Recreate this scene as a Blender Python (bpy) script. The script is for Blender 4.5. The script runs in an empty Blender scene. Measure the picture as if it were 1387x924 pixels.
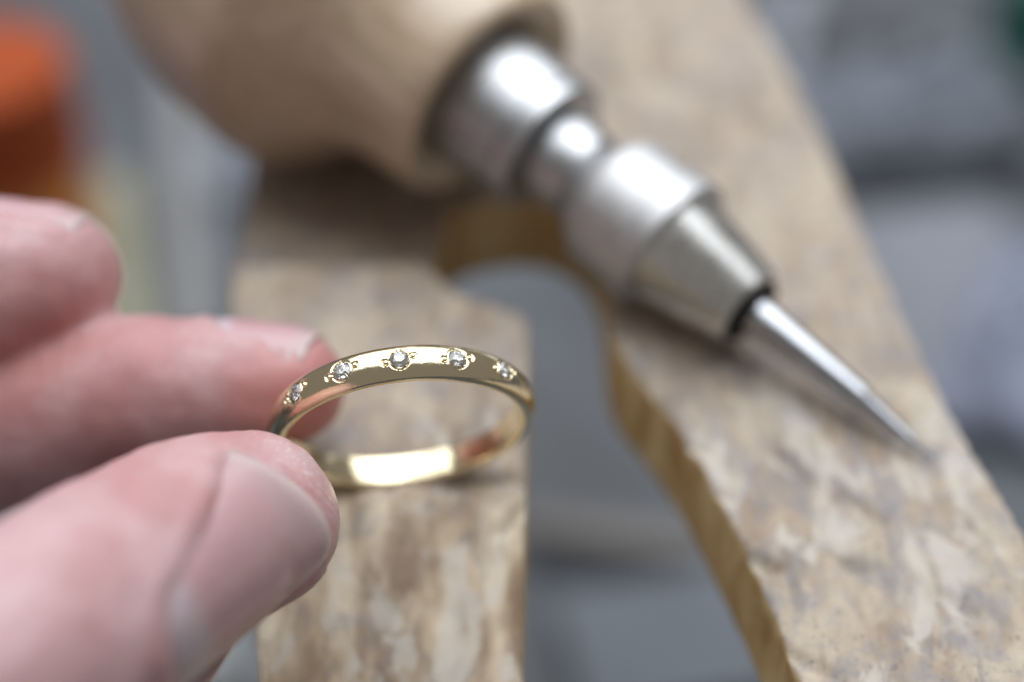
import bpy, bmesh, math, random
import numpy as np
from mathutils import Vector, Matrix, noise
from mathutils.bvhtree import BVHTree

random.seed(7)
np.random.seed(7)
SC = bpy.context.scene
COL = SC.collection
MM = 0.001                      # every length below is written in millimetres

# ------------------------------------------------------------------ camera
PITCH = math.radians(42.0)
CAM_H = 86.0                    # height of the lens above the bench pin
FPX, W0, H0 = 2016.0, 1387.0, 924.0
CP, SP = math.cos(PITCH), math.sin(PITCH)
CAM = Vector((0, 0, CAM_H))
RIGHT, UP, BACK = Vector((1, 0, 0)), Vector((0, SP, CP)), Vector((0, -CP, SP))

cam_data = bpy.data.cameras.new('camera')
cam = bpy.data.objects.new('camera', cam_data)
COL.objects.link(cam)
cam.matrix_world = Matrix(((1, 0, 0, 0), (0, SP, -CP, 0), (0, CP, SP, CAM_H * MM), (0, 0, 0, 1)))
cam_data.sensor_fit = 'HORIZONTAL'
cam_data.sensor_width = 36.0
cam_data.lens = 36.0 * FPX / W0
cam_data.clip_start = 0.005
cam_data.clip_end = 50.0
cam_data.dof.use_dof = True
cam_data.dof.focus_distance = 0.1005
cam_data.dof.aperture_fstop = cam_data.lens / 6.6      # a 6.6 mm wide opening
cam_data.dof.aperture_blades = 0
SC.camera = cam

# ------------------------------------------------------------------ light
world = bpy.data.worlds.new('World')
SC.world = world
world.use_nodes = True
bg = world.node_tree.nodes['Background']
bg.inputs[0].default_value = (1.0, 0.94, 0.87, 1)
bg.inputs[1].default_value = 0.18


def area_light(name, loc, target, sx, sy, power, color):
    d = bpy.data.lights.new(name, 'AREA')
    d.shape = 'RECTANGLE'
    d.size, d.size_y, d.energy, d.color = sx * MM, sy * MM, power, color
    o = bpy.data.objects.new(name, d)
    COL.objects.link(o)
    o.location = Vector(loc) * MM
    o.rotation_euler = (Vector(target) - Vector(loc)).to_track_quat('-Z', 'Y').to_euler()
    return o


area_light('window_light', (80, 250, 560), (0, 105, 0), 560, 500, 1.8, (0.93, 0.965, 1.0))
area_light('ceiling_light', (0, 670, 640), (0, 600, 0), 1300, 1450, 11.0, (0.93, 0.965, 1.0))

SC.view_settings.view_transform = 'Standard'
SC.view_settings.look = 'None'
SC.view_settings.exposure = 0.12
SC.view_settings.gamma = 1.0
SC.view_settings.use_curve_mapping = False
SC.render.engine = 'CYCLES'
SC.cycles.use_denoising = True
SC.cycles.max_bounces = 14
SC.cycles.transmission_bounces = 10
SC.cycles.caustics_reflective = True
SC.cycles.caustics_refractive = True
SC.cycles.sample_clamp_indirect = 4.0


# ------------------------------------------------------------------ helpers
def P(px, py, depth):
    """The point DEPTH mm in front of the lens on the sight line of a spot measured in the photograph."""
    return CAM + RIGHT * ((px - W0 / 2) / FPX * depth) + UP * ((H0 / 2 - py) / FPX * depth) - BACK * depth


def G(px, py, z=0.0):
    """Where that sight line meets the level Z."""
    d = P(px, py, 1.0) - CAM
    return CAM + d * ((z - CAM_H) / d.z)


Y_BREAK = G(600, 660).y          # where the bench pin's filed front slope begins


def mesh_obj(name, verts, faces, mat, parent=None, smooth=True):
    me = bpy.data.meshes.new(name)
    me.from_pydata([tuple(Vector(v) * MM) for v in verts], [], faces)
    me.update()
    bm = bmesh.new()
    bm.from_mesh(me)
    bmesh.ops.recalc_face_normals(bm, faces=bm.faces)
    bm.to_mesh(me)
    bm.free()
    if smooth:
        me.polygons.foreach_set('use_smooth', [True] * len(me.polygons))
    if mat:
        me.materials.append(mat)
    o = bpy.data.objects.new(name, me)
    COL.objects.link(o)
    o.parent = parent
    return o


def sharp(o, deg):
    o.data.set_sharp_from_angle(angle=math.radians(deg))
    return o


def empty(name, loc):
    o = bpy.data.objects.new(name, None)
    o.empty_display_size = 0.005
    COL.objects.link(o)
    o.location = Vector(loc) * MM
    return o


def adopt(o, parent):
    """Parts are built at world coordinates: keep them there under their thing."""
    o.parent = parent
    o.matrix_parent_inverse = Matrix.Translation(-parent.location)
    return o


def tag(o, label, cat, group=None, kind=None):
    if label:
        o['label'] = label
    if cat:
        o['category'] = cat
    if group:
        o['group'] = group
    if kind:
        o['kind'] = kind
    return o


def frame_of(axis):
    a = Vector(axis).normalized()
    h = Vector((0, 0, 1)) if abs(a.z) < 0.9 else Vector((0, 1, 0))
    u = h.cross(a).normalized()
    return a, u, a.cross(u)


def revolve(profile, base, axis, n=72, closed_ends=True):
    a, u, v = frame_of(axis)
    vs, fs = [], []
    for (s, r) in profile:
        for k in range(n):
            t = 2 * math.pi * k / n
            vs.append(Vector(base) + a * s + (u * math.cos(t) + v * math.sin(t)) * r)
    for i in range(len(profile) - 1):
        for k in range(n):
            k2 = (k + 1) % n
            fs.append((i * n + k, i * n + k2, (i + 1) * n + k2, (i + 1) * n + k))
    if closed_ends:
        fs.append(tuple(range(n))[::-1])
        fs.append(tuple((len(profile) - 1) * n + k for k in range(n)))
    return vs, fs


def smooth_profile(pts, per=6):
    out = []
    n = len(pts)
    for i in range(n - 1):
        p0, p1, p2, p3 = pts[max(i - 1, 0)], pts[i], pts[i + 1], pts[min(i + 2, n - 1)]
        for k in range(per):
            t = k / per
            out.append(tuple(0.5 * (2 * p1[j] + (p2[j] - p0[j]) * t + (2 * p0[j] - 5 * p1[j] + 4 * p2[j] - p3[j]) * t * t
                                    + (3 * p1[j] - p0[j] - 3 * p2[j] + p3[j]) * t ** 3) for j in range(len(p1))))
    out.append(tuple(pts[-1]))
    return out


def evaluated(o):
    dg = bpy.context.evaluated_depsgraph_get()
    return bpy.data.meshes.new_from_object(o.evaluated_get(dg))


def voxel(o, size, it, factor=0.5):
    m = o.modifiers.new('r', 'REMESH')
    m.mode = 'VOXEL'
    m.voxel_size = size * MM
    s = o.modifiers.new('s', 'SMOOTH')
    s.factor, s.iterations = factor, it
    me = evaluated(o)
    o.modifiers.clear()
    old = o.data
    mats = list(old.materials)
    o.data = me
    bpy.data.meshes.remove(old)
    me.materials.clear()
    for m in mats:
        me.materials.append(m)
    me.polygons.foreach_set('use_smooth', [True] * len(me.polygons))
    return o


def sstep(a, b, x):
    t = np.clip((x - a) / (b - a), 0, 1)
    return t * t * (3 - 2 * t)


# ------------------------------------------------------------------ materials
class N:
    def __init__(self, name):
        self.m = bpy.data.materials.new(name)
        self.m.use_nodes = True
        self.t = self.m.node_tree
        self.b = self.t.nodes['Principled BSDF']
        self.co = None

    def new(self, kind, **kw):
        n = self.t.nodes.new(kind)
        for k, v in kw.items():
            setattr(n, k, v)
        return n

    def link(self, a, b):
        self.t.links.new(a, b)

    def mm(self, scale=(1, 1, 1), rot=(0, 0, 0)):
        """object coordinates in millimetres, stretched"""
        tc = self.new('ShaderNodeTexCoord')
        mp = self.new('ShaderNodeMapping')
        mp.inputs['Scale'].default_value = tuple(s * 1000.0 for s in scale)
        mp.inputs['Rotation'].default_value = rot
        self.link(tc.outputs['Object'], mp.inputs['Vector'])
        return mp.outputs[0]

    def noise(self, vec, scale, detail=4, rough=0.55, dist=0.0):
        n = self.new('ShaderNodeTexNoise')
        n.inputs['Scale'].default_value = scale
        n.inputs['Detail'].default_value = detail
        n.inputs['Roughness'].default_value = rough
        n.inputs['Distortion'].default_value = dist
        self.link(vec, n.inputs['Vector'])
        return n.outputs['Fac']

    def ramp(self, fac, stops, interp='LINEAR'):
        r = self.new('ShaderNodeValToRGB')
        r.color_ramp.interpolation = interp
        e = r.color_ramp.elements
        while len(e) < len(stops):
            e.new(0.5)
        for el, (p, c) in zip(e, stops):
            el.position = p
            el.color = c if len(c) == 4 else (*c, 1)
        self.link(fac, r.inputs[0])
        return r.outputs[0]

    def mix(self, fac, a, b, mode='MIX'):
        n = self.new('ShaderNodeMix', data_type='RGBA', blend_type=mode)
        for sock, v in ((n.inputs[0], fac), (n.inputs[6], a), (n.inputs[7], b)):
            if hasattr(v, 'links') or hasattr(v, 'is_linked'):
                self.link(v, sock)
            elif isinstance(v, (int, float)):
                sock.default_value = v
            else:
                sock.default_value = (*v, 1) if len(v) == 3 else v
        return n.outputs[2]

    def bump(self, fac, strength, dist, normal=None):
        n = self.new('ShaderNodeBump')
        n.inputs['Strength'].default_value = strength
        n.inputs['Distance'].default_value = dist * MM
        self.link(fac, n.inputs['Height'])
        if normal is not None:
            self.link(normal, n.inputs['Normal'])
        return n.outputs[0]

    def set(self, **kw):
        for k, v in kw.items():
            s = self.b.inputs[k.replace('_', ' ')]
            if hasattr(v, 'is_linked'):
                self.link(v, s)
            else:
                s.default_value = (*v, 1) if isinstance(v, tuple) and len(v) == 3 and s.type == 'RGBA' else v
        return self


def g3(v):
    return (v, v, v)


def gold_material():
    n = N('pale_gold')
    co = n.mm()
    f = n.noise(co, 2.2, 5, 0.6)
    sc = n.noise(n.mm((0.7, 5, 5), (0.2, 0.3, 0.8)), 3.0, 3, 0.5)
    n.set(Base_Color=(0.96, 0.84, 0.58), Metallic=1.0, Roughness=n.ramp(f, [(0.3, g3(0.08)), (0.75, g3(0.20))]),
          Normal=n.bump(sc, 0.06, 0.08, n.bump(n.noise(co, 0.8, 3, 0.5), 0.22, 0.16)))
    return n.m


def diamond_material():
    n = N('diamond')
    n.set(Base_Color=(1, 1, 1), Roughness=0.0, IOR=2.417, Transmission_Weight=0.95)
    return n.m


def steel_material(name, col, r0, r1, axis_scale=(1, 1, 1)):
    n = N(name)
    f = n.noise(n.mm(), 0.6, 5, 0.6)
    w = n.noise(n.mm(axis_scale), 4.0, 3)
    n.set(Base_Color=n.ramp(f, [(0.3, tuple(c * 0.85 for c in col)), (0.7, col)]), Metallic=1.0,
          Roughness=n.ramp(f, [(0.3, g3(r0)), (0.7, g3(r1))]), Normal=n.bump(w, 0.12, 0.1))
    return n.m


def pin_material():
    n = N('worn_bench_wood')
    co = n.mm()
    grain = n.noise(n.mm((0.6, 0.14, 0.4), (0, 0, 0.18)), 1.0, 5, 0.58, 1.0)
    big = n.noise(co, 0.10, 5, 0.6)
    mid = n.noise(co, 0.34, 5, 0.65, 0.5)
    fine = n.noise(co, 1.9, 4, 0.6)
    top = n.ramp(grain, [(0.34, (0.27, 0.20, 0.145)), (0.48, (0.365, 0.29, 0.22)), (0.64, (0.45, 0.375, 0.29))])
    top = n.mix(n.ramp(big, [(0.44, g3(0)), (0.58, g3(0.7))]), top, (0.375, 0.31, 0.255))
    top = n.mix(n.ramp(mid, [(0.49, g3(0)), (0.62, g3(0.55))]), top, (0.235, 0.23, 0.265))
    stain = n.noise(n.mm((0.06, 0.045, 0.1), (0, 0, 0.4)), 1.0, 5, 0.6, 0.5)
    top = n.mix(n.ramp(stain, [(0.50, g3(0)), (0.64, g3(0.5))]), top, (0.185, 0.145, 0.115))
    tan_ = n.noise(n.mm((0.22, 0.13, 0.3), (0, 0, -0.5)), 1.0, 4, 0.55, 0.7)
    top = n.mix(n.ramp(tan_, [(0.52, g3(0)), (0.62, g3(0.65))]), top, (0.49, 0.42, 0.325))
    top = n.mix(n.ramp(fine, [(0.60, g3(0)), (0.68, g3(0.8))]), top, (0.10, 0.08, 0.07))
    side_g = n.noise(n.mm((0.3, 0.3, 0.12)), 1.0, 5, 0.6, 0.6)
    side = n.ramp(side_g, [(0.36, (0.46, 0.28, 0.115)), (0.5, (0.60, 0.42, 0.195)), (0.66, (0.72, 0.56, 0.32))])
    geo = n.new('ShaderNodeNewGeometry')
    sep = n.new('ShaderNodeSeparateXYZ')
    n.link(geo.outputs['True Normal'], sep.inputs[0])
    isside = n.ramp(sep.outputs['Z'], [(0.15, g3(1)), (0.5, g3(0))])
    # the filed front slope is fresher wood
    tc = n.new('ShaderNodeTexCoord')
    sp = n.new('ShaderNodeSeparateXYZ')
    n.link(tc.outputs['Object'], sp.inputs[0])
    mr = n.new('ShaderNodeMapRange')
    mr.inputs['From Min'].default_value = Y_BREAK * MM + 0.0012
    mr.inputs['From Max'].default_value = Y_BREAK * MM - 0.0016
    n.link(sp.outputs['Y'], mr.inputs['Value'])
    fr_g = n.noise(n.mm((0.34, 0.06, 0.2), (0, 0, 0.45)), 0.8, 5, 0.55, 0.3)
    fresh = n.ramp(fr_g, [(0.38, (0.26, 0.18, 0.115)), (0.49, (0.46, 0.36, 0.25)), (0.60, (0.67, 0.575, 0.44))])
    fresh = n.mix(n.ramp(mid, [(0.55, g3(0)), (0.7, g3(0.6))]), fresh, (0.24, 0.23, 0.25))
    patch = n.new('ShaderNodeMath', operation='MULTIPLY')
    n.link(mr.outputs[0], patch.inputs[0])
    n.link(n.ramp(big, [(0.34, g3(0.55)), (0.55, g3(1))]), patch.inputs[1])
    mx = n.new('ShaderNodeMapRange')
    mx.inputs['From Min'].default_value = 0.006
    mx.inputs['From Max'].default_value = 0.012
    mx.inputs['To Min'].default_value = 1.0
    mx.inputs['To Max'].default_value = 0.2
    n.link(sp.outputs['X'], mx.inputs['Value'])
    p2 = n.new('ShaderNodeMath', operation='MULTIPLY')
    n.link(patch.outputs[0], p2.inputs[0])
    n.link(mx.outputs[0], p2.inputs[1])
    top = n.mix(p2.outputs[0], top, fresh)
    # ingrained grime in scratches that run across the prongs
    my = n.new('ShaderNodeMapRange')
    my.inputs['From Min'].default_value = 0.098
    my.inputs['From Max'].default_value = 0.082
    my.inputs['To Min'].default_value = 0.25
    n.link(sp.outputs['Y'], my.inputs['Value'])

    def worn(v):
        q = n.new('ShaderNodeMath', operation='MULTIPLY')
        n.link(v, q.inputs[0])
        n.link(my.outputs[0], q.inputs[1])
        return q.outputs[0]
    scr = n.noise(n.mm((0.40, 0.14, 0.3), (0, 0, -0.75)), 1.0, 4, 0.6, 0.6)
    top = n.mix(worn(n.ramp(scr, [(0.55, g3(0)), (0.67, g3(0.55))])), top, (0.16, 0.145, 0.145))
    blue = n.noise(n.mm((0.30, 0.22, 0.3), (0, 0, -0.7)), 1.0, 5, 0.62, 0.9)
    mxr = n.new('ShaderNodeMapRange')
    mxr.inputs['From Min'].default_value = 0.006
    mxr.inputs['From Max'].default_value = 0.012
    mxr.inputs['To Min'].default_value = 0.12
    n.link(sp.outputs['X'], mxr.inputs['Value'])
    bm_ = n.new('ShaderNodeMath', operation='MULTIPLY')
    n.link(worn(n.ramp(blue, [(0.47, g3(0)), (0.64, g3(0.5))])), bm_.inputs[0])
    n.link(mxr.outputs[0], bm_.inputs[1])
    top = n.mix(bm_.outputs[0], top, (0.24, 0.238, 0.275))
    pale = n.noise(n.mm((0.3, 0.12, 0.3), (0, 0, -0.6)), 1.0, 4, 0.6, 0.8)
    top = n.mix(worn(n.ramp(pale, [(0.52, g3(0)), (0.62, g3(0.65))])), top, (0.58, 0.54, 0.49))
    col = n.mix(isside, top, side)
    b1 = n.bump(grain, 0.15, 0.25)
    b2 = n.bump(fine, 0.25, 0.18, b1)
    n.set(Base_Color=col, Roughness=n.ramp(mid, [(0.3, g3(0.6)), (0.7, g3(0.8))]), Normal=b2, Specular_IOR_Level=0.35)
    return n.m


def handle_material(axis):
    n = N('lacquered_handle_wood')
    q = Vector(axis).to_track_quat('Z', 'Y').inverted().to_euler()
    tc = n.new('ShaderNodeTexCoord')
    mp = n.new('ShaderNodeMapping')
    mp.vector_type = 'POINT'
    mp.inputs['Rotation'].default_value = tuple(q)
    n.link(tc.outputs['Object'], mp.inputs['Vector'])
    m2 = n.new('ShaderNodeMapping')
    m2.inputs['Scale'].default_value = (900, 900, 60)
    n.link(mp.outputs[0], m2.inputs['Vector'])
    g = n.noise(m2.outputs[0], 1.0, 5, 0.6, 0.4)
    big = n.noise(n.mm(), 0.12, 3)
    c = n.ramp(g, [(0.3, (0.42, 0.305, 0.20)), (0.6, (0.56, 0.44, 0.315)), (0.8, (0.64, 0.53, 0.40))])
    c = n.mix(n.ramp(big, [(0.4, g3(0)), (0.7, g3(0.4))]), c, (0.52, 0.42, 0.32))
    n.set(Base_Color=c, Roughness=0.34, Coat_Weight=0.8, Coat_Roughness=0.25, Normal=n.bump(g, 0.1, 0.1))
    return n.m


def skin_material():
    n = N('skin')
    co = n.mm()
    big = n.noise(co, 0.16, 3, 0.5)
    mid = n.noise(co, 0.9, 4, 0.6)
    base = n.ramp(big, [(0.38, (0.475, 0.27, 0.28)), (0.60, (0.575, 0.40, 0.415))])
    base = n.mix(n.ramp(mid, [(0.46, g3(0)), (0.66, g3(0.28))]), base, (0.50, 0.22, 0.24))
    # redder finger ends, and red shade painted in between the fingers
    at = n.new('ShaderNodeAttribute', attribute_name='blush_and_shade')
    base = n.mix(at.outputs['Fac'], base, (0.56, 0.17, 0.14))
    pores = n.new('ShaderNodeTexVoronoi')
    pores.inputs['Scale'].default_value = 3.2
    n.link(n.mm((1, 1.25, 1)), pores.inputs['Vector'])
    wr = n.noise(n.mm((1, 2.2, 1), (0.3, 0.2, 0.5)), 1.8, 5, 0.6, 0.8)
    wv = n.new('ShaderNodeTexWave', wave_type='RINGS', rings_direction='SPHERICAL')
    wv.inputs['Scale'].default_value = 0.75
    wv.inputs['Distortion'].default_value = 2.5
    wv.inputs['Detail'].default_value = 2.0
    wv.inputs['Detail Scale'].default_value = 0.6
    tcx = n.new('ShaderNodeMapping')
    tcx.inputs['Location'].default_value = tuple(-x for x in P(352, 640, 101))
    n.link(n.mm(), tcx.inputs['Vector'])
    n.link(tcx.outputs[0], wv.inputs['Vector'])
    tipa = n.new('ShaderNodeAttribute', attribute_name='tip')
    mu = n.new('ShaderNodeMath', operation='MULTIPLY')
    n.link(wv.outputs['Fac'], mu.inputs[0])
    n.link(tipa.outputs['Fac'], mu.inputs[1])
    fl = n.new('ShaderNodeMath', operation='MULTIPLY')
    n.link(n.ramp(n.noise(co, 3.4, 3, 0.7), [(0.54, g3(0)), (0.64, g3(0.7))]), fl.inputs[0])
    n.link(tipa.outputs['Fac'], fl.inputs[1])
    base = n.mix(fl.outputs[0], base, (0.78, 0.72, 0.74))
    b0 = n.bump(mu.outputs[0], 0.5, 0.10)
    b1 = n.bump(pores.outputs['Distance'], 0.16, 0.10, b0)
    b2 = n.bump(wr, 0.30, 0.16, b1)
    n.set(Base_Color=base, Roughness=n.ramp(mid, [(0.3, g3(0.36)), (0.7, g3(0.52))]), Normal=b2,
          Subsurface_Weight=0.35, Subsurface_Scale=0.0016, Subsurface_Radius=(1.0, 0.38, 0.24), Specular_IOR_Level=0.55)
    return n.m


def nail_material():
    n = N('fingernail')
    at = n.new('ShaderNodeAttribute', attribute_name='along')      # 0 cuticle, 1 free edge
    lines = n.noise(n.mm((1, 1, 1)), 0.5, 3)
    c = n.ramp(at.outputs['Fac'], [(0.0, (0.50, 0.40, 0.44)), (0.17, (0.52, 0.43, 0.47)), (0.28, (0.50, 0.30, 0.32)),
                                   (0.78, (0.52, 0.325, 0.335)), (0.92, (0.51, 0.36, 0.365)), (0.98, (0.58, 0.46, 0.45))])
    c = n.mix(n.ramp(lines, [(0.4, g3(0)), (0.75, g3(0.25))]), c, (0.60, 0.42, 0.46))
    n.set(Base_Color=c, Roughness=0.27, Subsurface_Weight=0.2, Subsurface_Scale=0.001,
          Subsurface_Radius=(1.0, 0.5, 0.4), Coat_Weight=0.15, Coat_Roughness=0.3)
    return n.m


def plain_material(name, col, rough=0.6, var=0.25, scale=0.05, metallic=0.0):
    n = N(name)
    f = n.noise(n.mm(), scale, 4, 0.6)
    f2 = n.noise(n.mm(), scale * 9, 3, 0.6)
    c = n.ramp(f, [(0.3, tuple(x * (1 - var) for x in col)), (0.7, tuple(min(1, x * (1 + var)) for x in col))])
    n.set(Base_Color=c, Roughness=rough, Metallic=metallic, Normal=n.bump(f2, 0.3, 0.6))
    return n.m


GOLD = gold_material()
DIAMOND = diamond_material()
PINWOOD = pin_material()
SKIN = skin_material()
NAIL = nail_material()

# ------------------------------------------------------------------ setting: the tray below the bench pin
TRAY_Z = -125.0


def sheet(name, x0, x1, y0, y1, nx, ny, zf, mat):
    vs = [(x0 + (x1 - x0) * i / nx, y0 + (y1 - y0) * j / ny, 0) for j in range(ny + 1) for i in range(nx + 1)]
    vs = [(x, y, zf(x, y)) for x, y, _ in vs]
    fs = [(j * (nx + 1) + i, j * (nx + 1) + i + 1, (j + 1) * (nx + 1) + i + 1, (j + 1) * (nx + 1) + i)
          for j in range(ny) for i in range(nx)]
    return mesh_obj(name, vs, fs, mat)


def tray_z(x, y):
    return TRAY_Z + 3.0 * noise.noise(Vector((x, y, 0)) * 0.012) + 0.8 * noise.noise(Vector((x, y, 5)) * 0.06)


tray = sheet('workbench_tray', -700, 700, -200, 1100, 130, 120, tray_z,
             plain_material('scuffed_grey_tray', (0.072, 0.08, 0.095), 0.5, 0.5, 0.02))
tag(tray, None, None, kind='structure')

# ------------------------------------------------------------------ bench pin


def build_pin():
    outline = [  # spots on its top edge, followed round
        (340, 120), (318, 300), (312, 380), (322, 560), (330, 700), (338, 860), (352, 1010),
        (480, 1110), (640, 1120), (706, 1080), (712, 940), (708, 800), (712, 700), (713, 600), (716, 500), (716, 452), (713, 432), (704, 421),
        (658, 408), (620, 395), (592, 372), (576, 345), (586, 312), (620, 284), (680, 268), (740, 270), (790, 296),
        (815, 340), (824, 400), (826, 440), (846, 490), (892, 545), (938, 610), (985, 695), (1030, 780), (1075, 880), (1120, 985), (1180, 1090),
        (1300, 1150), (1480, 1110), (1560, 1010), (1500, 900), (1440, 800), (1385, 716), (1312, 600), (1268, 520), (1215, 410),
        (1152, 270), (1092, 140), (1030, 30), (975, -80), (900, -190), (560, -190)]
    pts = smooth_profile([tuple(G(x, y)[:2]) for x, y in outline] + [tuple(G(*outline[0])[:2])], 5)[:-1]
    # remove the far mirror of rows beyond the lens by clamping to a sane length
    pts = [(x, min(y, 290.0)) for x, y in pts]
    n = len(pts)
    T = 9.0
    bm = bmesh.new()
    lo = [bm.verts.new((x * MM, y * MM, -T * MM)) for x, y in pts]
    hi = [bm.verts.new((x * MM, y * MM, 0)) for x, y in pts]
    from mathutils.geometry import tessellate_polygon
    tris = tessellate_polygon([[Vector((x, y, 0)) for x, y in pts]])
    for t in tris:
        bm.faces.new([hi[k] for k in t])
        bm.faces.new([lo[k] for k in reversed(t)])
    for i in range(n):
        bm.faces.new((lo[i], lo[(i + 1) % n], hi[(i + 1) % n], hi[i]))
    bmesh.ops.recalc_face_normals(bm, faces=bm.faces)
    me = bpy.data.meshes.new('bench_pin')
    bm.to_mesh(me)
    bm.free()
    me.materials.append(PINWOOD)
    o = bpy.data.objects.new('bench_pin', me)
    COL.objects.link(o)
    voxel(o, 0.42, 5)
    me = o.data
    nv = len(me.vertices)
    co = np.empty(nv * 3, np.float32)
    me.vertices.foreach_get('co', co)
    co = co.reshape(-1, 3).astype(float) / MM
    nr = np.empty(nv * 3, np.float32)
    me.vertices.foreach_get('normal', nr)
    nr = nr.reshape(-1, 3)
    topw = np.clip(nr[:, 2], 0, 1)
    # gouges: V cuts left by the saw and the files, each a line segment (x0,y0,x1,y1,width,depth)
    cuts = []
    rnd = random.Random(4)
    for k in range(36):
        right = rnd.random() < 0.7
        if right:
            c = G(rnd.uniform(930, 1380), rnd.uniform(560, 990))
        else:
            c = G(rnd.uniform(340, 705), rnd.uniform(400, 1000))
        ang = rnd.gauss(1.15 if not right else 2.2, 0.45)
        L = rnd.uniform(1.0, 5.5)
        dx, dy = math.cos(ang) * L / 2, math.sin(ang) * L / 2
        cuts.append((c.x - dx, c.y - dy, c.x + dx, c.y + dy, rnd.uniform(0.4, 0.9), rnd.uniform(0.25, 0.95)))
    for px, py, L, ang, w, d in ((640, 655, 8, 0.15, 1.5, 1.0), (690, 668, 3, 0.9, 1.0, 0.8), (938, 604, 3.0, 2.6, 1.0, 1.6), (1022, 752, 4.0, 2.7, 1.2, 1.9), (880, 530, 2.0, 2.5, 0.8, 1.0),  # the cut below the ring also deepens its contact shadow
                                 (975, 668, 2.4, 2.6, 0.9, 1.2), (700, 690, 4.0, 0.7, 1.2, 1.3), (1172, 690, 4, 2.3, 1.3, 1.1), (1308, 812, 3, 2.4, 1.1, 1.2),
                                 (1150, 760, 5, 2.5, 1.2, 1.0), (1090, 880, 5, 2.6, 1.3, 1.2)):
        c = G(px, py)
        dx, dy = math.cos(ang) * L / 2, math.sin(ang) * L / 2
        cuts.append((c.x - dx, c.y - dy, c.x + dx, c.y + dy, w * 0.62, d * 0.6))
    dz = np.zeros(nv)
    for (x0, y0, x1, y1, w, d) in cuts:
        ex, ey = x1 - x0, y1 - y0
        L2 = ex * ex + ey * ey
        t = np.clip(((co[:, 0] - x0) * ex + (co[:, 1] - y0) * ey) / L2, 0, 1)
        dist = np.hypot(co[:, 0] - x0 - t * ex, co[:, 1] - y0 - t * ey)
        dz -= d * np.clip(1 - dist / w, 0, 1) ** 1.2 * (0.5 + 0.5 * np.sin(np.pi * (0.15 + 0.7 * t)))
    dz = np.maximum(dz, -2.2)
    # lumpy wear, stronger on the chewed right prong and front slope
    lump = np.zeros(nv)
    side = np.zeros((nv, 2))
    for i in range(nv):
        x, y, z = co[i]
        v = Vector((x, y, z))
        near = 1.0 if y < 125 else 0.45
        h = noise.fractal(v * 0.16, 1.0, 2.1, 4) * 0.14 + noise.fractal(v * 0.55 + Vector((9, 3, 1)), 1.0, 2.0, 3) * 0.09
        lump[i] = h * near
        if nr[i][2] < 0.7:
            side[i, 0] = noise.noise(Vector((x * 0.45, y * 0.45, z * 0.12))) * 0.14
    chew = sstep(94, 80, co[:, 1]) * sstep(10, 16, co[:, 0])
    for i in np.nonzero(chew > 0.02)[0]:
        v = Vector(co[i])
        r = noise.ridged_multi_fractal(Vector((v.x * 0.22 + v.y * 0.16, v.y * 0.10 - v.x * 0.14, 3.3)), 0.9, 2.1, 4, 1.0, 2.0)
        lump[i] -= chew[i] * (r - 0.9) * 0.06
    fl = sstep(Y_BREAK + 1, Y_BREAK - 3, co[:, 1]) * sstep(14, 8, co[:, 0])
    for i in np.nonzero(fl > 0.02)[0]:      # file grooves on the front slope
        x, y, z = co[i]
        u = x * 0.85 + y * 0.35
        lump[i] += fl[i] * (0.14 * noise.noise(Vector((u * 0.75, y * 0.10 - x * 0.05, 1.7))) + 0.05 * noise.noise(Vector((u * 1.9, y * 0.13, 4.7))))
    # bottom keeps flat, top moves
    wtop = sstep(-9.0, -2.0, co[:, 2])
    drop = np.maximum(0, Y_BREAK - co[:, 1])
    slope_l = np.where(drop > 0, (np.sqrt(drop * drop + 1.2) - 1.095) * math.tan(math.radians(24)), 0) * sstep(14, 6, co[:, 0])
    slope_r = np.where(drop > 0, (np.sqrt(drop * drop + 30) - 5.48) * math.tan(math.radians(7)), 0) * sstep(6, 14, co[:, 0])
    co[:, 2] += (dz * topw + lump * topw) * wtop - slope_l - slope_r
    co[:, 0] += side[:, 0] * nr[:, 0]
    co[:, 1] += side[:, 0] * nr[:, 1]
    # hollow carved under the tool handle to make the shade there darker
    hollow = sstep(G(500, 352).y - 1.0, G(500, 352).y + 1.6, co[:, 1]) * sstep(-5.5, -8.0, co[:, 0]) * sstep(-9.0, -5.0, co[:, 2])
    co[:, 2] -= 3.7 * hollow
    me.vertices.foreach_set('co', (co * MM).astype(np.float32).ravel())
    me.update()
    me.polygons.foreach_set('use_smooth', [True] * len(me.polygons))
    tag(o, 'worn grey-brown wooden bench pin with a V notch, carrying the ring and the tool', 'bench pin')
    return o


pin = build_pin()


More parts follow.
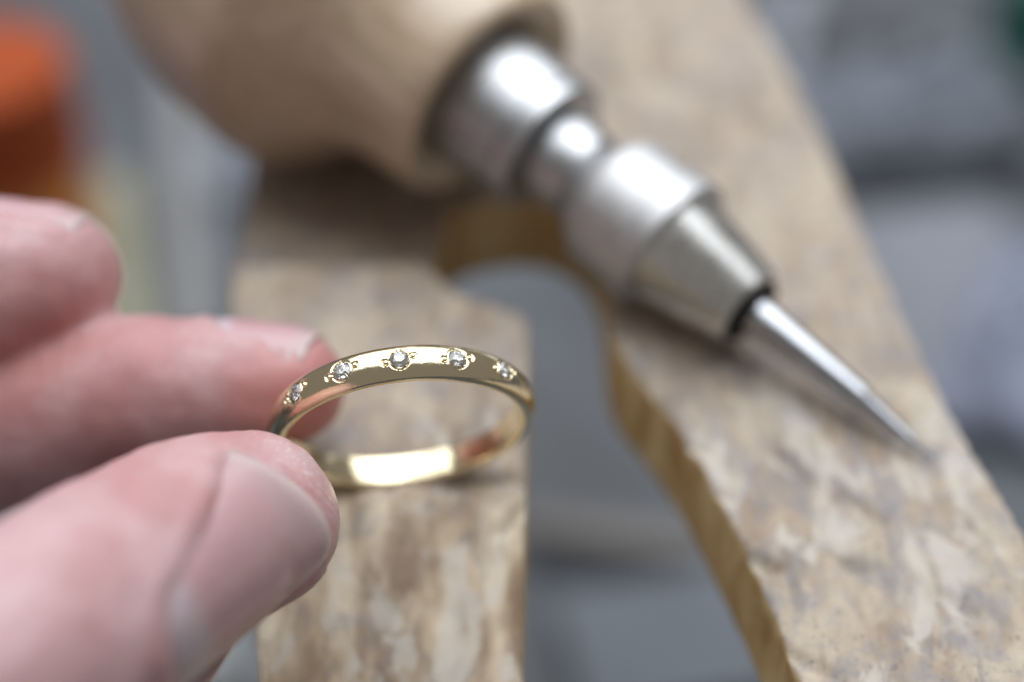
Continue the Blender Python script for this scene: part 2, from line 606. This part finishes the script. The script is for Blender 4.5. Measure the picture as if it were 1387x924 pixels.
# ------------------------------------------------------------------ the pointed setting tool lying on the pin
def build_tool():
    tip = G(1264, 621, 0.6)
    elev = math.radians(12.4)
    d = P(638, 112, 1.0) - CAM
    lo, hi = 60.0, 200.0
    for _ in range(50):
        m = (lo + hi) / 2
        q = CAM + d * m
        if (q.z - tip.z) / (q - tip).length > math.sin(elev):
            lo = m
        else:
            hi = m
    q = CAM + d * lo
    ax = (q - tip).normalized()          # from the point up towards the handle

    def along(px, py):
        r = (P(px, py, 1.0) - CAM).normalized()
        w = CAM - tip
        b = r.dot(ax)
        return (w.dot(ax) - b * w.dot(r)) / (1 - b * b)

    s_fer0, s_fer1 = along(638, 112), along(744, 204)
    s_bar1 = along(796, 249)
    s_wide, s_cone0, s_cone1, s_needle = along(824, 273), along(907, 343), along(1011, 419), along(1177, 533)
    steel = steel_material('satin_steel', (0.53, 0.54, 0.56), 0.32, 0.44)
    matte = steel_material('knurled_steel', (0.58, 0.58, 0.59), 0.46, 0.60)
    polished = steel_material('bright_steel', (0.80, 0.80, 0.79), 0.24, 0.36)
    dark = steel_material('near_black_steel', (0.03, 0.03, 0.03), 0.4, 0.6)
    needle_m = steel_material('polished_needle', (0.50, 0.52, 0.56), 0.20, 0.30)
    t = empty('setting_tool', (tip.x, tip.y, 0))
    tag(t, 'pointed steel hand tool with round wooden handle lying across the bench pin', 'hand tool')

    def part(name, prof, mat, n=72, ang=35):
        vs, fs = revolve(prof, tip, ax, n)
        return sharp(adopt(mesh_obj(name, vs, fs, mat), t), ang)

    part('needle', [(0, 0.04), (0.25, 0.13), (s_needle * 0.45, 0.56), (s_needle * 0.93, 0.98), (s_needle, 1.12), (s_needle + 0.4, 1.22), (s_cone1 - 0.5, 1.72), (s_cone1 + 2, 1.75)], needle_m)
    part('collet_jaw', [(s_cone1 - 0.9, 1.6), (s_cone1 - 0.9, 2.7), (s_cone1 - 0.2, 3.1), (s_cone1 + 2.0, 3.1)], dark)  # near-black ring round the needle at the nut's mouth
    part('collet_nut', [(s_cone1, 2.4), (s_cone1 - 0.25, 2.9), (s_cone1 - 0.15, 3.5), (s_cone1 + 0.2, 3.7), (s_cone0 - 0.4, 5.25), (s_cone0, 5.5), (s_cone0 + 0.6, 5.5)], polished)
    sl0, sl1 = s_cone0 - 0.2, s_wide + 0.2
    part('knurled_sleeve', [(sl0, 5.3), (sl0, 5.95), (sl0 + 0.4, 6.3), (sl0 + 2.6, 6.35), (sl0 + 2.75, 6.1), (sl1 - 0.9, 6.1), (sl1 + 0.1, 5.7), (sl1 + 1.0, 4.8), (s_bar1 - 0.4, 3.6), (s_bar1, 2.8)], matte)
    part('neck', [(s_bar1 - 0.6, 2.8), (s_bar1, 3.3), (s_bar1 + 0.5, 3.9), ((s_bar1 + s_fer1) / 2, 4.25), (s_fer1 - 0.9, 4.15), (s_fer1 - 0.4, 3.7), (s_fer1 + 0.1, 3.6)], steel)
    part('ferrule', [(s_fer1 - 0.3, 2.6), (s_fer1 - 0.3, 5.9), (s_fer1, 6.3), (s_fer1 + 1.2, 6.45), (s_fer1 + 1.3, 6.15), (s_fer1 + 1.6, 6.15), (s_fer1 + 1.7, 6.4),
                     (s_fer0 - 0.8, 7.0), (s_fer0, 7.0), (s_fer0 + 1, 6.6)], steel)
    hp = [(-0.5, 6.0), (-1.6, 7.6), (-2.8, 9.2), (-2.6, 10.3), (-1.4, 10.9), (1, 11.2), (4, 11.6), (7, 12.7), (9.6, 14.8), (11.9, 17.2), (12.3, 17.8), (13.6, 19.0), (16, 19.6), (24, 19.4), (31, 17.8), (37, 14.4), (41.5, 9.0), (44, 3.0), (44.4, 0.05)]
    hp = [(s_fer0 + s, r) for s, r in smooth_profile(hp, 5)]
    part('handle', hp, handle_material(ax), 96, 60)
    return t, tip, ax, s_fer0


tool, TIP, TAX, SF0 = build_tool()


# ------------------------------------------------------------------ ring
def build_ring():
    c = P(545, 571, 109.0)
    el = math.radians(28.0)
    roll = math.radians(9.5)
    r_img, u_img = RIGHT * math.cos(roll) + UP * math.sin(roll), UP * math.cos(roll) - RIGHT * math.sin(roll)
    p = u_img * math.sin(el) + BACK * math.cos(el)             # towards the middle stone
    e = r_img                                                  # round the band, to the right
    nrm = e.cross(p).normalized()                              # the finger hole's axis
    if nrm.dot(UP) < 0:
        nrm = -nrm                                             # + = the band's upper edge in view
    R, WID, TH = 9.85, 1.32, 1.2                              # outer radius, half width, thickness
    root = empty('gold_ring', c - p * R)
    tag(root, 'polished yellow gold ring set with five small clear stones, held between finger and thumb', 'ring')
    ang = [math.radians(a) for a in (-41.0, -16.8, 7.0, 31.0, 55.5)]
    st_r = 0.66
    # angles: dense where the stones sit
    th = list(np.arange(-54, 68, 0.30)) + list(np.arange(68, 306, 1.0))
    th = [math.radians(a) for a in th]
    prof = []                                                   # (w, h): along the axis, outwards from the inner face
    M = 56
    for k in range(M + 1):
        w = -1 + 2 * k / M
        prof.append((w, None))
    inner = [(1.0, 0.28), (0.995, 0.22), (0.975, 0.15)] + [(0.955 * math.cos(math.pi * k / 22), 0.11 - 0.15 * math.sin(math.pi * k / 22) ** 0.7) for k in range(23)] + [(-0.975, 0.15), (-0.995, 0.22), (-1.0, 0.28)]
    vs, fs = [], []
    K = M + 1 + len(inner)
    for a in th:
        rad = e * math.sin(a) + p * math.cos(a)
        rub = 0.012 * noise.noise(Vector((math.cos(a) * 4, math.sin(a) * 4, 0.5)))
        taper = 1.0 - 0.10 * (1 - math.cos(a)) / 2
        for (w, _) in prof:
            h = TH * (0.27 + 0.73 * math.sqrt(max(0, 1 - abs(w) ** 2.0)))
            x = w * WID * taper
            dh = 0.0
            for sa in ang:
                da = (a - sa)
                if abs(da) > 0.25:
                    continue
                q = da * R
                ca, sa_ = math.cos(0.16), math.sin(0.16)
                dx, dy = q * ca + x * sa_, -q * sa_ + x * ca
                d = math.hypot(dx, dy)
                # metal cut away round the stone and its two grains, with a raised collar left standing
                if d < 0.82:
                    dh = min(dh, -0.08 * min(1.0, (0.82 - d) / 0.06))
                for bx in (-1.0, 1.0):
                    db = math.hypot(dx - bx, dy)
                    if db < 0.31:
                        dh = min(dh, -0.10 * min(1.0, (0.31 - db) / 0.07))
                if d < 0.77:
                    dh = -0.08 + 0.08 * max(0.0, 1 - abs(d - 0.69) / 0.08)
                if d < 0.645:
                    dh = -0.92 + 0.2 * d
            vs.append(c + rad * (R - TH + h + dh + rub) + nrm * x)
        for (w, h) in inner:
            vs.append(c + rad * (R - TH + h * TH * 0.8 + rub) + nrm * (w * WID * taper))
    n = len(th)
    for i in range(n):
        j = (i + 1) % n
        for k in range(K):
            k2 = (k + 1) % K
            fs.append((i * K + k, j * K + k, j * K + k2, i * K + k2))
    band = sharp(adopt(mesh_obj('band', vs, fs, GOLD), root), 40)
    # one brilliant-cut stone, shared by all five
    def brilliant():
        v, f = [], []
        g, cr, pv = st_r, 0.24, -0.62
        def ringpts(n, r, z, off):
            b = len(v)
            for k in range(n):
                t = 2 * math.pi * (k + off) / n
                v.append((r * math.cos(t), r * math.sin(t), z))
            return b
        tb = ringpts(8, g * 0.56, cr, 0.0)
        st = ringpts(8, g * 0.80, cr * 0.60, 0.5)
        gu = ringpts(16, g, 0.03, 0.0)
        gl = ringpts(16, g, -0.03, 0.0)
        pm = ringpts(8, g * 0.30, pv * 0.72, 0.5)
        cu = len(v)
        v.append((0, 0, pv))
        f.append(tuple(tb + k for k in range(8)))
        for k in range(8):
            k1 = (k + 1) % 8
            f.append((tb + k, st + k, tb + k1))                                  # star
            f.append((tb + k1, st + k, gu + (2 * k + 2) % 16, st + k1))          # kite
            f.append((st + k, gu + 2 * k, gu + 2 * k + 1))
            f.append((st + k, gu + 2 * k + 1, gu + (2 * k + 2) % 16))
            f.append((gl + 2 * k, gl + 2 * k + 1, pm + k))
            f.append((gl + 2 * k + 1, gl + (2 * k + 2) % 16, pm + k))
            f.append((pm + k, gl + (2 * k + 2) % 16, pm + k1, cu))
        for k in range(16):
            f.append((gu + k, gl + k, gl + (k + 1) % 16, gu + (k + 1) % 16))
        return v, f
    bv, bf = brilliant()
    gem_me = None
    bead_me = None
    for i, a in enumerate(ang):
        rad = (e * math.sin(a) + p * math.cos(a)).normalized()
        tan = (e * math.cos(a) - p * math.sin(a)).normalized()
        if gem_me is None:
            g = mesh_obj('gemstone', bv, bf, DIAMOND, None, smooth=False)
            gem_me = g.data
        else:
            g = bpy.data.objects.new('gemstone', gem_me)
            COL.objects.link(g)
        spin = 0.3 + i * 0.7
        X = tan * math.cos(spin) + nrm * math.sin(spin)
        Z = (rad + tan * random.uniform(-0.06, 0.06) + nrm * random.uniform(0.12, 0.2)).normalized()
        Y = Z.cross(X).normalized()
        X = Y.cross(Z)
        pos = c + rad * (R - 0.13)
        g.parent = root
        g.matrix_world = Matrix.Translation(pos * MM) @ Matrix((X, Y, Z)).transposed().to_4x4()
        g.matrix_parent_inverse = Matrix.Translation(-root.location)
        # grains of metal pushed over the stone's rim
        for (q, x, r) in ((-0.98, 0.0, 0.20), (0.98, 0.0, 0.20)):
            ca, sa_ = math.cos(0.16), math.sin(0.16)
            qq, xx = q * ca - x * sa_, q * sa_ + x * ca
            qq, xx = q * ca - x * sa_, q * sa_ + x * ca
            b_pos = c + (e * math.sin(a + qq / R) + p * math.cos(a + qq / R)) * (R - 0.12 - abs(xx) * 0.08) + nrm * xx
            if bead_me is None:
                bm = bmesh.new()
                bmesh.ops.create_icosphere(bm, subdivisions=3, radius=1.0 * MM)
                bead_me = bpy.data.meshes.new('bead')
                bm.to_mesh(bead_me)
                bm.free()
                bead_me.polygons.foreach_set('use_smooth', [True] * len(bead_me.polygons))
                bead_me.materials.append(GOLD)
            b = bpy.data.objects.new('grain_bead', bead_me)
            COL.objects.link(b)
            b.parent = g
            b.matrix_parent_inverse = (Matrix.Translation(pos * MM) @ Matrix((X, Y, Z)).transposed().to_4x4()).inverted()
            b.matrix_basis = Matrix.Translation(b_pos * MM) @ Matrix.Diagonal((r, r, r, 1))
    return root


ring = build_ring()


# ------------------------------------------------------------------ hand
def tube(sections, seg=40, per=8, cap=True):
    """sections: (centre, radius) -> closed tube with round ends"""
    pts = [(*s[0], s[1]) for s in sections]
    sp = smooth_profile(pts, per)
    ctr = [Vector(s[:3]) for s in sp]
    rad = [s[3] for s in sp]
    # rounded cap at both ends
    def capped(c0, c1, r):
        d = (c0 - c1).normalized()
        return [(c0 + d * r * math.sin(t), r * math.cos(t)) for t in (0.35, 0.7, 1.0, 1.25, 1.42, 1.54)]
    full = [(b, r) for b, r in reversed(capped(ctr[0], ctr[1], rad[0]))] + list(zip(ctr, rad)) + capped(ctr[-1], ctr[-2], rad[-1])
    vs, fs = [], []
    a = (full[1][0] - full[0][0]).normalized()
    u = a.orthogonal().normalized()
    for i, (c, r) in enumerate(full):
        if 0 < i < len(full) - 1:
            a2 = (full[i + 1][0] - full[i - 1][0]).normalized()
            u = (u - a2 * u.dot(a2)).normalized()
            a = a2
        v = a.cross(u)
        for k in range(seg):
            t = 2 * math.pi * k / seg
            vs.append(c + (u * math.cos(t) + v * math.sin(t)) * r)
    for i in range(len(full) - 1):
        for k in range(seg):
            k2 = (k + 1) % seg
            fs.append((i * seg + k, i * seg + k2, (i + 1) * seg + k2, (i + 1) * seg + k))
    fs.append(tuple(range(seg))[::-1])
    fs.append(tuple((len(full) - 1) * seg + k for k in range(seg)))
    return vs, fs


def build_hand():
    def px(x, y, d, r):      # radius in mm
        return (P(x, y, d), r)
    thumb = [px(336, 707, 98.5, 6.05), px(290, 721, 96.6, 6.55), px(220, 760, 92.6, 6.95), px(130, 820, 87.5, 7.15), px(20, 900, 82.5, 7.5), px(-140, 990, 80, 7.9),
             px(-420, 1080, 83, 8.0), px(-760, 1110, 92, 9.6), px(-1100, 1080, 104, 12)]
    index = [px(385, 522, 114.8, 4.75), px(340, 524, 115.0, 5.2), px(250, 529, 116.0, 5.8), px(130, 545, 118.8, 6.9), px(0, 572, 121.5, 7.4), px(-170, 596, 124, 8.0),
             px(-480, 570, 122, 8.0), px(-800, 610, 120, 8.4), px(-1080, 690, 118, 10)]
    middle = [px(58, 378, 117.5, 6.1), px(8, 384, 117.5, 6.8), px(-90, 394, 118, 7.3), px(-280, 404, 119.5, 7.6), px(-560, 418, 121, 8.2), px(-860, 495, 123, 8.6), px(-1120, 600, 126, 10.5)]
    ringf = [px(-480, 520, 140, 6.0), px(-380, 430, 150, 6.6), px(-420, 350, 153, 7.2), px(-640, 360, 148, 7.8), px(-900, 470, 139, 8.2), px(-1150, 600, 134, 10)]
    little = [px(-620, 560, 149, 5.2), px(-540, 470, 160, 5.8), px(-600, 400, 163, 6.2), px(-760, 410, 158, 6.6), px(-960, 500, 149, 7.4), px(-1180, 620, 142, 9)]
    palm = [[px(-1080, 690, 116, 10), px(-1400, 820, 124, 12), px(-1800, 960, 132, 14), px(-2600, 1180, 140, 18), px(-3300, 1350, 146, 21)],
            [px(-1120, 600, 124, 10.5), px(-1450, 780, 129, 12.5), px(-1800, 950, 134, 14)],
            [px(-1150, 600, 131, 10), px(-1450, 790, 133, 12), px(-1800, 960, 137, 13.5)],
            [px(-1180, 620, 142, 9), px(-1450, 800, 141, 11.5), px(-1800, 970, 140, 13)],
            [px(-1100, 1080, 104, 12), px(-1400, 1020, 116, 13.5), px(-1800, 980, 130, 14)],
            [px(-800, 850, 102, 9), px(-1150, 850, 112, 13), px(-1400, 880, 122, 13)]]
    vs, fs = [], []
    for s in [thumb, index, middle, ringf, little] + palm:
        v, f = tube(s)
        b = len(vs)
        vs += v
        fs += [tuple(b + i for i in q) for q in f]
    o = mesh_obj('hand', vs, fs, SKIN)
    voxel(o, 0.45, 8)
    me = o.data
    nv = len(me.vertices)

    def get(what):
        a = np.empty(nv * 3, np.float32)
        me.vertices.foreach_get(what, a)
        return a.reshape(-1, 3).astype(float)
    co = get('co') / MM
    tree = BVHTree.FromPolygons([Vector(c) for c in co], [tuple(q.vertices) for q in me.polygons])

    nails = []

    def nail(origin_hint, axis, normal, length, half, arch):
        """a nail plate laid on the finger; the skin below it sinks and swells round its rim"""
        nonlocal co
        a = Vector(axis).normalized()
        nn = Vector(normal)
        nn = (nn - a * nn.dot(a)).normalized()
        b = a.cross(nn).normalized()
        hit = tree.ray_cast(Vector(origin_hint) + nn * 14, -nn)
        o0 = hit[0]
        d = co - np.array(o0)
        s = d @ np.array(a)
        t = d @ np.array(b)
        h = d @ np.array(nn)
        # rounded-rectangle distance to the outline (negative inside)
        def outline(s, t):
            cs, ct, r = length / 2 - 2.2, half - 2.2, 2.2
            qs, qt = np.abs(s) - cs, np.abs(t) - ct
            return np.hypot(np.maximum(qs, 0), np.maximum(qt, 0)) + np.minimum(np.maximum(qs, qt), 0) - r
        od = outline(s, t)
        near = sstep(-arch * 6.5, -arch * 4.5, h) * (h < 4)
        nr = get('normal')
        inside = sstep(0.15, -0.5, od) * near
        # folds: sides and cuticle swell, the free edge does not
        fold = np.exp(-((od - 0.6) / 0.75) ** 2) * near * np.where(s > length / 2 - 0.9, 0.0, 1.0)
        co += nr * (fold * 0.15 - inside * 0.16)[:, None]
        nu, nw = 26, 22
        top, al = [], []
        for i in range(nu + 1):
            for j in range(nw + 1):
                ss = -1 + 2 * i / nu
                tt = -1 + 2 * j / nw
                # squircle-ish outline: cuticle round, free edge gently curved
                half_i = half * (1 - 0.35 * max(0, -ss - 0.62) ** 1.3 / 0.38 ** 1.3) * (1 - 0.10 * max(0, ss - 0.7) / 0.3)
                S = ss * length / 2 + (0.9 * tt * tt if ss < 0 else -0.6 * tt * tt) * abs(ss) ** 2
                T = tt * half_i
                hp = tree.ray_cast(o0 + a * S + b * T + nn * 14, -nn)
                if hp[0] is None or (hp[0] - o0).dot(nn) < -half * 1.3:
                    hh = -half * (0.35 + 0.6 * abs(tt))
                else:
                    hh = (hp[0] - o0).dot(nn)
                hh = max(hh, -half * 1.05)
                edge = max(abs(tt) ** 6, max(0, -ss) ** 8)
                lift = 0.12 - 0.36 * edge + (0.18 * max(0, ss - 0.75) / 0.25)
                top.append(o0 + a * S + b * T + nn * (hh + lift))
                al.append((ss + 1) / 2)
        th = 0.45
        nrm_off = [-nn * th] * len(top)
        W_ = nw + 1
        f2 = [(i * W_ + j, i * W_ + j + 1, (i + 1) * W_ + j + 1, (i + 1) * W_ + j) for i in range(nu) for j in range(nw)]
        nT = len(top)
        vs2 = top + [v + q for v, q in zip(top, nrm_off)]
        f2 += [tuple(nT + q for q in reversed(f)) for f in f2]
        rim = [j for j in range(W_)] + [i * W_ + nw for i in range(1, nu + 1)] + [nu * W_ + j for j in range(nw - 1, -1, -1)] + [i * W_ for i in range(nu - 1, 0, -1)]
        for k in range(len(rim)):
            r0, r1 = rim[k], rim[(k + 1) % len(rim)]
            f2.append((r0, r1, nT + r1, nT + r0))
        no = mesh_obj('fingernail', vs2, f2, NAIL)
        at = no.data.attributes.new('along', 'FLOAT', 'POINT')
        at.data.foreach_set('value', np.array(al + al, np.float32))
        no.parent = o
        nails.append(no)

    # thumb nail faces the lens and a little to the right; its axis runs up and to the right
    ctr_t = P(250, 800, 92.5)
    ax_t = (P(352, 660, 98.0) - P(205, 880, 88.5))
    nail(ctr_t, ax_t, BACK * 0.84 + RIGHT * 0.52 - UP * 0.24, 15.6, 5.5, 1.0)
    # forefinger and middle finger nails: on the upper far side, seen nearly edge-on
    ax_i = (P(430, 470, 114.8) - P(290, 466, 115.6))
    nail(P(358, 500, 114.8), ax_i, UP * 0.90 - BACK * 0.36, 8.8, 3.9, 0.6)
    ax_m = (P(120, 340, 117.5) - P(-40, 338, 117.8))
    nail(P(46, 352, 117.5), ax_m, UP * 0.97 - BACK * 0.10, 9.4, 4.3, 0.6)
    # soft unevenness and cross creases of the skin
    nr = get('normal')
    amp = np.zeros(nv)
    vis = np.nonzero(co[:, 0] > -60)[0]
    for i in vis:
        x, y, z = co[i]
        amp[i] = 0.16 * noise.fractal(Vector((x, y, z)) * 0.22, 1.0, 2.0, 3) + 0.05 * noise.noise(Vector((x * 1.3, y * 0.35, z * 0.35)))
    co += nr * amp[:, None]
    me.vertices.foreach_set('co', (co * MM).astype(np.float32).ravel())
    me.update()
    # fingertip redness, plus painted red shade where the fingers meet
    bl = np.zeros(nv)
    for c, r, k in ((P(420, 570, 111), 6.0, 0.75), (P(365, 590, 107), 5.0, 0.8), (P(60, 610, 101), 16.0, 0.35), (P(150, 400, 115), 5.0, 0.25), (P(30, 462, 114), 7, 0.5), (P(440, 690, 95), 4.0, 0.3)):
        bl = np.maximum(bl, k * np.exp(-((co - np.array(c)) ** 2).sum(1) / (r * r)))
    tipw = np.exp(-((co - np.array(P(415, 628, 97.5))) ** 2).sum(1) / (3.6 ** 2))
    at = me.attributes.new('tip', 'FLOAT', 'POINT')
    at.data.foreach_set('value', tipw.astype(np.float32))
    at = me.attributes.new('blush_and_shade', 'FLOAT', 'POINT')
    at.data.foreach_set('value', bl.astype(np.float32))
    tag(o, 'left hand pinching the gold ring between thumb and forefinger, middle finger behind', 'hand')
    return o


hand = build_hand()


# ------------------------------------------------------------------ blurred things on the tray behind
def lathe_thing(name, prof, px, py, z, mat, n=48):
    b = G(px, py, z)
    vs, fs = revolve(smooth_profile(prof, 4), b, (0, 0, 1), n)
    return sharp(mesh_obj(name, vs, fs, mat), 50), b


def crumpled(name, px, py, sx, sy, h, rot, mat, seed, z=TRAY_Z):
    """a crumpled cloth: closed lump with folds"""
    b = G(px, py, z)
    nx, ny = 56, 44
    vs, fs = [], []
    for lay in (0, 1):
        for j in range(ny + 1):
            for i in range(nx + 1):
                u, v = -1 + 2 * i / nx, -1 + 2 * j / ny
                edge = (1 - abs(u) ** 4) * (1 - abs(v) ** 4)
                q = Vector((u * 1.6 + seed, v * 1.6, seed * 0.7))
                f = noise.ridged_multi_fractal(q, 0.9, 2.0, 4, 1.0, 2.0)
                hh = h * edge * (0.25 + 0.42 * f) + 1.2
                wob = 1 + 0.16 * noise.noise(Vector((u * 1.3, v * 1.3, seed + 4)))
                x, y = u * sx / 2 * wob, v * sy / 2 * wob
                c, s = math.cos(rot), math.sin(rot)
                vs.append((b.x + x * c - y * s, b.y + x * s + y * c, z + 4.5 + (hh if lay == 0 else hh - 1.2)))
    W_ = nx + 1
    nT = W_ * (ny + 1)
    f0 = [(j * W_ + i, j * W_ + i + 1, (j + 1) * W_ + i + 1, (j + 1) * W_ + i) for j in range(ny) for i in range(nx)]
    fs = f0 + [tuple(nT + q for q in reversed(f)) for f in f0]
    rim = [j for j in range(W_)] + [j * W_ + nx for j in range(1, ny + 1)] + [ny * W_ + i for i in range(nx - 1, -1, -1)] + [j * W_ for j in range(ny - 1, 0, -1)]
    for k in range(len(rim)):
        r0, r1 = rim[k], rim[(k + 1) % len(rim)]
        fs.append((r0, r1, nT + r1, nT + r0))
    return mesh_obj(name, vs, fs, mat)


def box_thing(name, px, py, z, sx, sy, sz, rot, mat, bev=2.0):
    b = G(px, py, z)
    bm = bmesh.new()
    bmesh.ops.create_cube(bm, size=1.0)
    bmesh.ops.scale(bm, vec=Vector((sx, sy, sz)) * MM, verts=bm.verts)
    bmesh.ops.bevel(bm, geom=bm.edges[:], offset=bev * MM, segments=3, affect='EDGES', profile=0.5)
    bmesh.ops.rotate(bm, cent=(0, 0, 0), matrix=Matrix.Rotation(rot, 3, 'Z'), verts=bm.verts)
    bmesh.ops.translate(bm, vec=Vector((b.x, b.y, z + sz / 2)) * MM, verts=bm.verts)
    me = bpy.data.meshes.new(name)
    bm.to_mesh(me)
    bm.free()
    me.materials.append(mat)
    o = bpy.data.objects.new(name, me)
    COL.objects.link(o)
    return o


TZ = TRAY_Z + 4
# orange jar with a dark lid, far left
jar = empty('orange_jar', G(34, 345, TZ))
body, _ = lathe_thing('jar_body', [(0, 0.1), (0, 15), (1.5, 16.5), (12, 17), (26, 17), (28, 16), (28.5, 0.1)], 34, 345, TZ,
                      plain_material('orange_plastic', (0.75, 0.30, 0.07), 0.8, 0.2, 0.03))
adopt(body, jar)
lid, _ = lathe_thing('jar_lid', [(28, 0.1), (28, 17.5), (29, 18.2), (46, 18.2), (49, 16.5), (50, 0.1)], 34, 345, TZ,
                     plain_material('rust_red_plastic', (0.33, 0.055, 0.008), 0.9, 0.25, 0.05))
adopt(lid, jar)
tag(jar, 'blurred orange and rust-red jar at the far left edge', 'jar')


def stick_thing(name, pxa, pxb, w, h, mat, lift=0.0):
    a, b = G(*pxa, TZ), G(*pxb, TZ)
    d = b - a
    o = box_thing(name, 0, 0, 0, d.length, w, h, 0, mat, min(w, h) * 0.3)
    o.data.transform(Matrix.Translation(((a + b) / 2 + Vector((0, 0, h / 2 + lift))) * MM) @ Matrix.Rotation(math.atan2(d.y, d.x), 4, 'Z')
                     @ Matrix.Translation(-(G(0, 0, 0) + Vector((0, 0, h / 2))) * MM))
    return o


cl = crumpled('polishing_cloth', 1225, 190, 62, 34, 22, 0.1, plain_material('blue_grey_cloth', (0.22, 0.245, 0.29), 0.85, 0.2, 0.03), 2.3)
tag(cl, 'blurred crumpled blue-grey cloth behind the bench pin, upper right', 'cloth')
cl = crumpled('paper_wipe', 1395, 500, 34, 62, 16, -0.5, plain_material('pale_blue_paper', (0.235, 0.26, 0.34), 0.8, 0.12, 0.03), 5.1)
tag(cl, 'blurred pale lavender wipe crumpled at the right edge beside the bench pin', 'wipe')
o = stick_thing('grey_board', (1150, 430), (1420, 400), 62, 4, plain_material('grey_board', (0.17, 0.18, 0.21), 0.6, 0.2, 0.03))
tag(o, 'blurred flat grey board lying right of the bench pin, under the wipe', 'board')
o = stick_thing('steel_block', (1085, 92), (1300, 86), 16, 12, plain_material('dark_steel_block', (0.035, 0.036, 0.040), 0.5, 0.2, 0.03))
tag(o, 'blurred dark steel block behind the blue-grey cloth', 'block')
o, _ = lathe_thing('green_bottle', [(0, 0.1), (0, 11), (1, 12), (26, 12), (31, 9), (34, 5), (42, 5), (42.5, 4.6), (42.6, 0.1)], 1390, 90, TZ,
                   plain_material('green_plastic', (0.02, 0.11, 0.085), 0.4, 0.2, 0.03))
tag(o, 'blurred dark green bottle in the upper right corner', 'bottle')
o = stick_thing('paper_strip', (1062, 150), (1082, -30), 9, 1.2, plain_material('pale_grey_paper', (0.25, 0.27, 0.315), 0.7, 0.1, 0.03))
tag(o, 'blurred pale grey paper strip beside the right edge of the bench pin', 'paper strip')
o = stick_thing('scrap_strip', (700, 715), (960, 752), 6, 3, plain_material('grey_tan_strip', (0.17, 0.158, 0.15), 0.7, 0.2, 0.05))
tag(o, 'blurred grey-tan strip lying below the notch of the bench pin', 'strip')
o = stick_thing('sheet_metal_scrap', (770, 890), (1020, 850), 26, 1.5, plain_material('blue_grey_sheet', (0.10, 0.118, 0.145), 0.5, 0.2, 0.03))
tag(o, 'blurred blue-grey sheet metal scrap under the notch, nearest the lens', 'sheet metal')
o = stick_thing('pale_green_stick', (188, 520), (160, 262), 8, 7, plain_material('pale_green_wood', (0.33, 0.33, 0.24), 0.6, 0.15, 0.05))
tag(o, 'blurred pale yellow-green stick on the tray left of the bench pin', 'stick')
o = stick_thing('steel_bar', (268, 480), (245, 110), 9, 5, plain_material('grey_steel_bar', (0.22, 0.225, 0.23), 0.5, 0.15, 0.05))
tag(o, 'blurred grey steel bar between the pale green stick and the bench pin', 'bar')
cl = crumpled('bluish_bit', 305, 262, 8, 16, 9, 0.1, plain_material('bluish_white', (0.42, 0.46, 0.56), 0.7, 0.1, 0.05), 8.1)
tag(cl, 'small blurred bluish-white piece of glass or metal under the tool handle', 'small piece')
cl = crumpled('tissue', 290, 915, 10, 16, 9, 0.4, plain_material('white_tissue', (0.70, 0.74, 0.76), 0.7, 0.1, 0.05), 3.7)
tag(cl, 'small blurred white tissue below the thumb at the bottom edge', 'tissue')
print('pin', len(pin.data.polygons), 'hand', len(hand.data.polygons))
